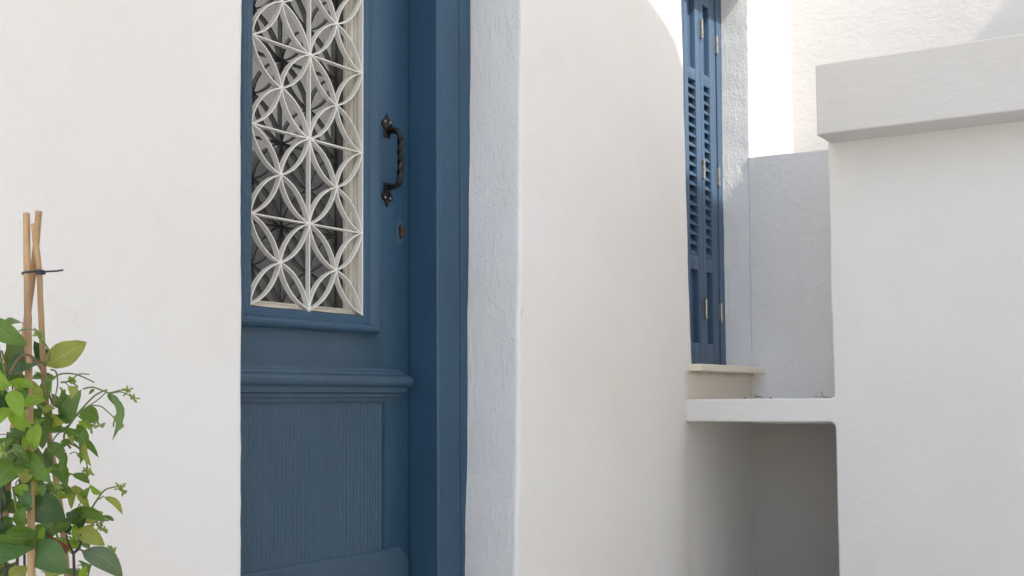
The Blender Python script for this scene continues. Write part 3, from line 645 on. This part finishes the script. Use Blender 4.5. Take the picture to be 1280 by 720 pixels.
STEMS = [["green",0.0016,[[1.0574,1.33,1.4405],[1.0439,1.326,1.4565],[1.059,1.322,1.4822],[1.0848,1.318,1.5083],[1.1023,1.314,1.5168]]],["green",0.0013,[[1.0212,1.33,1.5238],[1.035,1.326,1.5363],[1.058,1.322,1.5366],[1.0844,1.318,1.5263]]],["green",0.0012,[[1.0531,1.33,1.4698],[1.0316,1.326,1.4569],[1.0191,1.322,1.442]]],["brown",0.0014,[[1.029,1.34,1.5157],[1.0336,1.336,1.4981],[1.043,1.332,1.4907],[1.0526,1.328,1.474]]],["green",0.0012,[[1.0245,1.33,1.5424],[1.03,1.326,1.5393],[1.0296,1.322,1.5238],[1.022,1.318,1.5032],[1.0144,1.314,1.488]]],["green",0.0011,[[1.0329,1.32,1.5259],[1.0446,1.316,1.528],[1.0538,1.312,1.5364],[1.0683,1.308,1.5365]]],["green",0.0012,[[1.0601,1.31,1.5176],[1.0721,1.306,1.5197],[1.087,1.302,1.5145],[1.0929,1.298,1.5124],[1.1066,1.294,1.5156],[1.1139,1.29,1.5155]]],["green",0.001,[[1.0959,1.3,1.5113],[1.111,1.296,1.5135],[1.1266,1.292,1.5059]]],["green",0.001,[[1.0707,1.31,1.4957],[1.0855,1.306,1.4945],[1.0954,1.302,1.4859],[1.1013,1.298,1.4795]]],["green",0.0011,[[1.0536,1.32,1.4823],[1.0654,1.316,1.4905],[1.0851,1.312,1.503],[1.0973,1.308,1.5146]]],["green",0.001,[[1.0506,1.31,1.4844],[1.0589,1.306,1.476],[1.0697,1.302,1.4706]]],["green",0.0012,[[1.0344,1.32,1.4497],[1.0511,1.316,1.4471],[1.0633,1.312,1.4322],[1.068,1.308,1.4134]]],["green",0.0012,[[1.0472,1.33,1.4491],[1.0668,1.326,1.4402],[1.0766,1.322,1.4241],[1.0737,1.318,1.4066]]],["purple",0.0026,[[1.0342,1.29,1.2404],[1.0298,1.286,1.3093]]],["purple",0.0017,[[1.033,1.29,1.3087],[1.0222,1.286,1.3221],[1.0152,1.282,1.3349]]],["purple",0.0019,[[1.033,1.29,1.3087],[1.0394,1.286,1.3183],[1.0371,1.282,1.3328]]],["purple",0.0014,[[1.033,1.29,1.3087],[1.0382,1.286,1.3134],[1.0412,1.282,1.3113]]],["purple",0.0024,[[1.0031,1.36,1.2391],[0.9998,1.356,1.3103],[0.9981,1.352,1.3612],[0.9958,1.348,1.4424],[0.9892,1.344,1.5034]]],["purple",0.002,[[1.0286,1.38,1.2337],[1.0235,1.376,1.3375],[1.0168,1.372,1.4],[1.0173,1.368,1.462]]],["purple",0.0018,[[0.9975,1.37,1.2391],[0.9832,1.366,1.3417],[0.9813,1.362,1.4024],[0.984,1.358,1.463]]],["brown",0.0019,[[0.9355,1.29,1.5343],[0.9433,1.286,1.5518],[0.9537,1.282,1.5588],[0.9645,1.278,1.5492],[0.971,1.274,1.5326],[0.9719,1.27,1.511]]],["brown",0.0014,[[0.9453,1.32,1.5645],[0.9496,1.316,1.5448],[0.9538,1.312,1.529],[0.9548,1.308,1.5034]]],["green",0.0016,[[0.9505,1.33,1.555],[0.9547,1.326,1.5411],[0.9568,1.322,1.5153]]],["green",0.0018,[[0.9428,1.29,1.3991],[0.9448,1.286,1.376],[0.9466,1.282,1.3607]]],["green",0.0012,[[0.9503,1.29,1.36],[0.9583,1.286,1.3692],[0.9688,1.282,1.3743]]],["green",0.0016,[[0.9195,1.28,1.4349],[0.9251,1.276,1.4405],[0.9353,1.272,1.4439],[0.9391,1.268,1.44]]],["green",0.0012,[[0.9677,1.29,1.4993],[0.9763,1.286,1.4953],[0.985,1.282,1.4873]]],["green",0.0011,[[0.9624,1.31,1.5886],[0.9686,1.306,1.5917],[0.9795,1.302,1.5901],[0.9859,1.298,1.5852]]],["green",0.0014,[[1.0055,1.33,1.585],[1.0197,1.326,1.5649],[1.0098,1.322,1.5471]]],["green",0.0015,[[1.062,1.31,1.3423],[1.0699,1.306,1.3573],[1.0791,1.302,1.3734],[1.0885,1.298,1.3854],[1.1061,1.294,1.3886]]],["green",0.0011,[[1.0832,1.31,1.3707],[1.0927,1.306,1.3764]]],["green",0.0012,[[1.0411,1.31,1.331],[1.0502,1.306,1.3344],[1.0644,1.302,1.3394],[1.0788,1.298,1.3466]]],["green",0.0011,[[1.0458,1.31,1.3407],[1.0452,1.306,1.3369],[1.0495,1.302,1.3336]]],["green",0.0012,[[1.064,1.3,1.276],[1.0642,1.296,1.2885],[1.0671,1.292,1.2966],[1.0867,1.288,1.305]]],["green",0.0012,[[0.9851,1.28,1.4065],[0.9892,1.276,1.3985],[0.9922,1.272,1.3867]]],["green",0.0012,[[0.9518,1.27,1.3283],[0.9576,1.266,1.3337],[0.959,1.262,1.3376]]],["green",0.0014,[[1.0241,1.31,1.3286],[1.0133,1.306,1.3519],[1.0004,1.302,1.3691]]]]
BUDS = [[[1.1312,1.31,1.5158],[1.1366,1.31,1.5158]],[[1.1336,1.3,1.506],[1.1378,1.3,1.5027]],[[1.1115,1.31,1.4783],[1.1116,1.31,1.474]],[[1.121,1.31,1.4738],[1.1237,1.31,1.4705]],[[1.0737,1.31,1.4705],[1.0751,1.31,1.4663]],[[1.084,1.31,1.4692],[1.0892,1.31,1.4691]],[[1.086,1.33,1.4077],[1.0874,1.33,1.4023]],[[1.0765,1.32,1.4126],[1.0804,1.32,1.4082]],[[1.1198,1.31,1.3861],[1.1252,1.31,1.3836]],[[1.1266,1.31,1.3825],[1.1293,1.31,1.378]],[[0.9879,1.31,1.5877],[0.9927,1.31,1.5859]],[[0.9927,1.31,1.5839],[0.9952,1.31,1.5809]],[[1.0082,1.31,1.5255],[1.0107,1.31,1.5215]],[[1.0528,1.32,1.526],[1.0554,1.32,1.5229]],[[0.9946,1.28,1.3991],[0.9971,1.28,1.394]],[[0.9995,1.28,1.3918],[1.0007,1.28,1.3868]],[[0.9924,1.28,1.3923],[0.9925,1.28,1.3874]],[[1.0831,1.3,1.3461],[1.0883,1.3,1.3426]],[[1.0806,1.3,1.3401],[1.082,1.3,1.3358]],[[1.0859,1.3,1.3355],[1.0898,1.3,1.332]],[[1.0994,1.3,1.305],[1.1047,1.3,1.3044]],[[0.9192,1.28,1.4463],[0.9215,1.28,1.4415]],[[1.0431,1.3,1.3272],[1.0431,1.3,1.3232]],[[1.046,1.33,1.5115],[1.0486,1.33,1.5084]]]
# ================================================================ THE PLANT
PX, PY = 1.01, 1.35
plant = thing('climbing_plant', (PX, PY, GZ), 'green climbing plant with glossy leaves and small buds, growing up three bamboo canes', 'plant')
prof = [(.0, .004), (.115, .004), (.118, .0), (.122, .01), (.150, .235), (.163, .237), (.167, .245), (.167, .275), (.163, .28), (.152, .28), (.148, .262), (.147, .24)]
pot = thing('flower_pot', (PX, PY, GZ), 'terracotta pot holding the jasmine plant beside the white wall', 'pot')
obj('pot_body', lathe(nb(), prof, (PX, PY, GZ), 40), m_clay, pot, True)
bm = nb(); lathe(bm, [(.001, .256), (.06, .258), (.12, .252), (.149, .25)], (PX, PY, GZ), 24)
obj('soil', bm, m_soil, pot, True)
SOILZ = GZ+.25
FACE = Vector((-.80, -.60, .12)).normalized()
def leaf_bm(base, tip, w_, bend, wob, cup, seg=7):
    base, tip = Vector(base), Vector(tip); ax = tip-base; L = ax.length; ax.normalize()
    side = ax.cross(FACE)
    if side.length < .15: side = ax.orthogonal()
    side.normalize(); nrm = side.cross(ax).normalized()
    ca, sa = math.cos(wob), math.sin(wob); side, nrm = side*ca+nrm*sa, nrm*ca-side*sa
    bm = nb(); uv = bm.loops.layers.uv.new('UVMap'); rows = []
    for i in range(seg+1):
        t = i/seg
        hw = w_/2*(math.sin(math.pi*min(1, t**.82))**.82 if 0 < t < 1 else 0)
        c = base+ax*L*t+side*bend*math.sin(math.pi*t)*.9 + nrm*(L*.10*math.sin(math.pi*t)-L*.07*t*t)
        r = []
        for j in range(5):
            s = j/2-1
            r.append((c+side*hw*s+nrm*(cup*hw*abs(s)**1.4)+nrm*(.035*w_*math.sin(5*t*math.pi+j)), (j/4, t)))
        rows.append(r)
    V = [[bm.verts.new(p) for p, _ in r] for r in rows]
    for i in range(seg):
        for j in range(4):
            f = bm.faces.new((V[i][j], V[i][j+1], V[i+1][j+1], V[i+1][j]))
            for lp, (a, b) in zip(f.loops, ((i, j), (i, j+1), (i+1, j+1), (i+1, j))): lp[uv].uv = rows[a][b][1]
    # the blade is real tissue: give it thickness
    bmesh.ops.remove_doubles(bm, verts=V[0]+V[-1], dist=1e-5)
    return bm
def add_leaf(base, tip, w_, c, bend, wob=None, cup=None):
    cup = random.uniform(.12, .34) if cup is None else cup
    wob = random.uniform(-.28, .28) if wob is None else wob
    o = obj('leaf', leaf_bm(base, tip, w_, bend, wob, cup), LEAF[c], plant, True, loc=base)
    if c == 'red': o['label'] = 'reddish brown leaf'
    return o
for b, t, w_, c, bd in LEAVES: add_leaf(b, t, w_*1.16, c, bd)
for c, r, pts in STEMS:
    pl = smoothline(pts, 5)
    if pts[0][2] < 1.3 and c == 'purple':          # main stems go on down into the soil
        p = pl[0]; pl = smoothline([Vector((PX+(p.x-PX)*.3, PY+(p.y-PY)*.3, SOILZ-.01)), Vector((PX+(p.x-PX)*.7, p.y, (p.z+SOILZ)/2))]+[Vector(q) for q in pts], 5)
    obj('stem', tube(nb(), pl, [r*(1-.35*i/len(pl)) for i in range(len(pl))], 7), STEM[c], plant, True)
def bud_cluster(a, b):
    a, b = Vector(a), Vector(b); ax = (b-a).normalized(); bm = nb()
    for k in range(4):
        dr = (ax+Vector((random.uniform(-.7, .7), random.uniform(-.5, .5), random.uniform(-.6, .6)))).normalized()
        l_ = random.uniform(.006, .012); s0 = a+dr*random.uniform(.0, .002)
        tube(bm, [s0, s0+dr*l_*.45, s0+dr*l_*.7, s0+dr*l_*.9, s0+dr*l_], [.0005, .0009, .0014, .0011, .0002], 6)
        for m_ in range(3):
            d2 = (dr+Vector((random.uniform(-.9, .9), random.uniform(-.9, .9), random.uniform(-.9, .9)))).normalized()
            tube(bm, [s0+dr*l_*.5, s0+dr*l_*.5+d2*.003], [.0006, .0001], 4)
    obj('flower_bud', bm, m_bud, plant, True)
for a, b in BUDS: bud_cluster(a, b); bud_cluster(b, a)
# the rest of the bush: left of the frame, behind, and down to the pot
rng = random.Random(11)
for i in range(125):
    zc = rng.uniform(.86, 1.53) if i < 100 else rng.uniform(.8, 1.2)
    ang = rng.uniform(0, 2*math.pi); rad = rng.uniform(.02, .13)
    cx = PX-.055+rad*math.cos(ang); cy = PY+.01+rad*math.sin(ang)*.8
    if zc > 1.26:                                  # within the picture keep to the left edge and behind the canes
        cx = min(cx, .955-.0*zc); 
        if cx > .93 and cy < 1.36: cy = 1.40
    b = Vector((cx, cy, zc)); dr = Vector((cx-PX+rng.uniform(-.08, .05), cy-PY+rng.uniform(-.06, .06), rng.uniform(-.09, .06)))
    if zc > 1.26: dr.x = -abs(dr.x)
    dr.normalize(); L = rng.uniform(.03, .055)
    add_leaf(b, b+dr*L, L*rng.uniform(.42, .58), rng.choice(['mid', 'dark', 'dark2', 'deepolive', 'mid', 'midgrey', 'bright']), rng.uniform(-.004, .004), rng.uniform(-1, 1))
for i in range(80):                                 # shaded inner leaves behind the canes
    zc = rng.uniform(1.27, 1.565); f = (1.57-zc)/.30
    cx = rng.uniform(.94, 1.0+.055*f); b = Vector((cx, rng.uniform(1.365, 1.45), zc))
    dr = Vector((rng.uniform(-1, .55), rng.uniform(-.5, .3), rng.uniform(-.9, .6))).normalized(); L = rng.uniform(.026, .048)
    add_leaf(b, b+dr*L, L*rng.uniform(.42, .6), rng.choice(['mid', 'dark', 'dark2', 'deepolive', 'mid', 'midgrey', 'bright', 'olive']), rng.uniform(-.004, .004), rng.uniform(-.8, .8))
for i in range(14):                                 # thin side shoots tangled round the canes
    p = Vector((rng.uniform(.95, 1.03), rng.uniform(1.33, 1.40), rng.uniform(1.27, 1.5))); pts = [p]
    for k in range(4): pts.append(pts[-1]+Vector((rng.uniform(-.012, .022), rng.uniform(-.01, .01), rng.uniform(-.006, .028))))
    obj('stem', tube(nb(), smoothline(pts, 4), .0009, 5), STEM['green'], plant, True)
for i in range(70):                                 # young leaves in front of the canes and along the right-hand shoots
    zc = rng.uniform(1.27, 1.545); f = (1.56-zc)/.29
    cx = rng.uniform(.955, 1.015+.07*f); b = Vector((cx, rng.uniform(1.27, 1.335), zc))
    dr = Vector((rng.uniform(-.4, .8), rng.uniform(-.6, .1), rng.uniform(-1.0, .35))).normalized(); L = rng.uniform(.018, .038)
    add_leaf(b, b+dr*L, L*rng.uniform(.3, .52), rng.choice(['mid', 'mid', 'bright', 'bright', 'midgrey', 'olive', 'dark']), rng.uniform(-.005, .005), rng.uniform(-.8, .8))
    q = b-dr*.012+Vector((0, .01, -.006)); obj('stem', tube(nb(), smoothline([q, q*.5+b*.5+Vector((0, 0, .002)), b], 3), .0007, 5), STEM['green'], plant, True)
for c0, c1, n_ in (((.981, 1.315, 1.53), (.955, 1.27, 1.32), 15), ((1.044, 1.36, 1.477), (1.085, 1.37, 1.28), 7)):
    for k in range(n_):                             # leaves that hang in front of the canes
        p = Vector(c0).lerp(Vector(c1), (k+rng.random())/n_) - Vector((.852, .524, 0))*rng.uniform(.012, .03)
        dr = Vector((rng.uniform(-.6, .6), rng.uniform(-.5, .5), rng.uniform(-.9, .2))).normalized(); L = rng.uniform(.024, .040)
        add_leaf(p-dr*L*.5, p+dr*L*.5, L*rng.uniform(.42, .6), rng.choice(['mid', 'mid', 'bright', 'dark2', 'olive', 'midgrey']), rng.uniform(-.005, .005), rng.uniform(-.6, .6))
for i in range(8):
    a = rng.uniform(0, 6.28); p0 = Vector((PX+.04*math.cos(a), PY+.04*math.sin(a), SOILZ-.01)); p1 = Vector((PX-.05+.07*math.cos(a), PY+.07*math.sin(a), 1.0)); p2 = Vector((min(.95, PX-.08+.08*math.cos(a)), PY+.04+.06*math.sin(a), rng.uniform(1.2, 1.45)))
    obj('stem', tube(nb(), smoothline([p0, p1, p2], 8), .0018, 6), STEM['purple' if i % 2 else 'brown'], plant, True)
# ---- canes
def cane(pts, r0, r1, nodes, label):
    pts = [Vector(p) for p in pts]; d_ = (pts[-1]-pts[-2]).normalized(); bot = pts[-1]+d_*((pts[-1].z-(SOILZ-.03))/-d_.z)
    bot.x = PX+(bot.x-PX)*.75; bot.y = PY+(bot.y-PY)*.75
    line = smoothline(pts+[bot], 44); tot = line[0].z-line[-1].z
    rad = []
    for p in line:
        f = (line[0].z-p.z)/tot; r = r0+(r1-r0)*f+.00015*nz(p.z, r0*999, 1, 30)
        r += .0006*math.exp(-(((p.z+nodes*.07) % .21 - .1)/.004)**2)
        rad.append(r)
    bm = nb(); tube(bm, line, rad, 14)
    o = obj('bamboo_cane', bm, m_bam, None, False, loc=bot); sharp(o, 50); tag(o, label, 'cane', 'bamboo canes tied together above the plant')
    return o
cane([(1.0067, 1.36, 1.7455), (.981, 1.315, 1.53), (.9553, 1.27, 1.3203)], .0044, .0052, 2.5, 'bamboo cane with the leftmost top of the three tied above the jasmine plant')
cane([(1.0028, 1.33, 1.7456), (1.0125, 1.352, 1.668), (1.0150, 1.385, 1.50), (1.0306, 1.43, 1.2732)], .0042, .0044, 0, 'bamboo cane whose top leans right, crossing behind the other two at the tie')
cane([(1.008, 1.347, 1.7312), (1.0113, 1.338, 1.668), (1.02, 1.345, 1.6175), (1.0439, 1.36, 1.4771), (1.0858, 1.37, 1.279)], .0036, .0046, 1, 'shortest topped bamboo cane in front, running down to the right of the others')
# cable tie
bm = nb(); k = 28; ring = []
cx, cy, cz = 1.0095, 1.347, 1.667
for i in range(k+1):
    a = 2*math.pi*i/k; ux, uy = Rt.x, Rt.y; vx, vy = Fw.x, Fw.y
    e_, g_ = .0128*math.cos(a), .017*math.sin(a)
    ring.append((cx+ux*e_+.86*g_, cy+uy*e_+.5*g_, cz+.0012*math.cos(a)))
tube(bm, ring, .0016, 6)
tie = thing('cable_tie', (cx, cy, cz), 'black plastic cable tie with a long loose tail binding the bamboo canes', 'cable tie')
obj('loop', bm, m_tie, tie, True)
bm = nb(); tube(bm, smoothline([(1.0070, 1.3275, 1.6672), (1.018, 1.328, 1.6690), (1.0325, 1.332, 1.6710), (1.0450, 1.335, 1.6735)], 4), [.0013]*13, 6); obj('tail', bm, m_tie, tie)
bm = nb(); box(bm, 1.0005, 1.0095, 1.3245, 1.3305, 1.6640, 1.6700, .0008); obj('lock_head', bm, m_tie, tie)
# ---------------------------------------------------------------- debris in the alcove
def debris(name, label, cat, bm, m, loc): o = obj(name, bm, m, None, True, loc=loc); tag(o, label, cat)
bm = nb(); tube(bm, smoothline([(4.40, 1.600, 1.500), (4.44, 1.630, 1.507), (4.47, 1.650, 1.502), (4.50, 1.668, 1.513)], 4), .0016, 6)
debris('dry_twig', 'dry brown twig lying in the corner of the shelf under the window sill', 'twig', bm, m_twig, (4.44, 1.63, 1.4985))
bm = nb(); tube(bm, smoothline([(4.42, 1.36, 1.500), (4.44, 1.385, 1.508), (4.45, 1.39, 1.524)], 4), .001, 6); tube(bm, [(4.43, 1.35, 1.500), (4.44, 1.42, 1.505)], .0009, 6)
debris('dry_twig', 'thin upright dry twig on the right end of the alcove shelf', 'twig', bm, m_twig, (4.44, 1.385, 1.4985))
for x, y, s, l in ((4.45, 1.588, .0045, 'small dark pebble on the alcove shelf, right of the window sill end'), (4.38, 1.665, .004, 'tiny dirt clod on the shelf beneath the window sill')):
    bm = nb(); bmesh.ops.create_icosphere(bm, subdivisions=2, radius=s)
    for v in bm.verts: v.co = Vector((v.co.x, v.co.y*1.3, v.co.z*.7))*(1+.25*noise.noise(v.co*150)) + Vector((x, y, 1.4985+s*.5))
    debris('pebble', l, 'pebble', bm, m_stone, (x, y, 1.4985))
for o in S.objects:
    if o.type == 'MESH' and o.parent is None and 'kind' not in o and 'label' not in o: print('unlabelled', o.name)
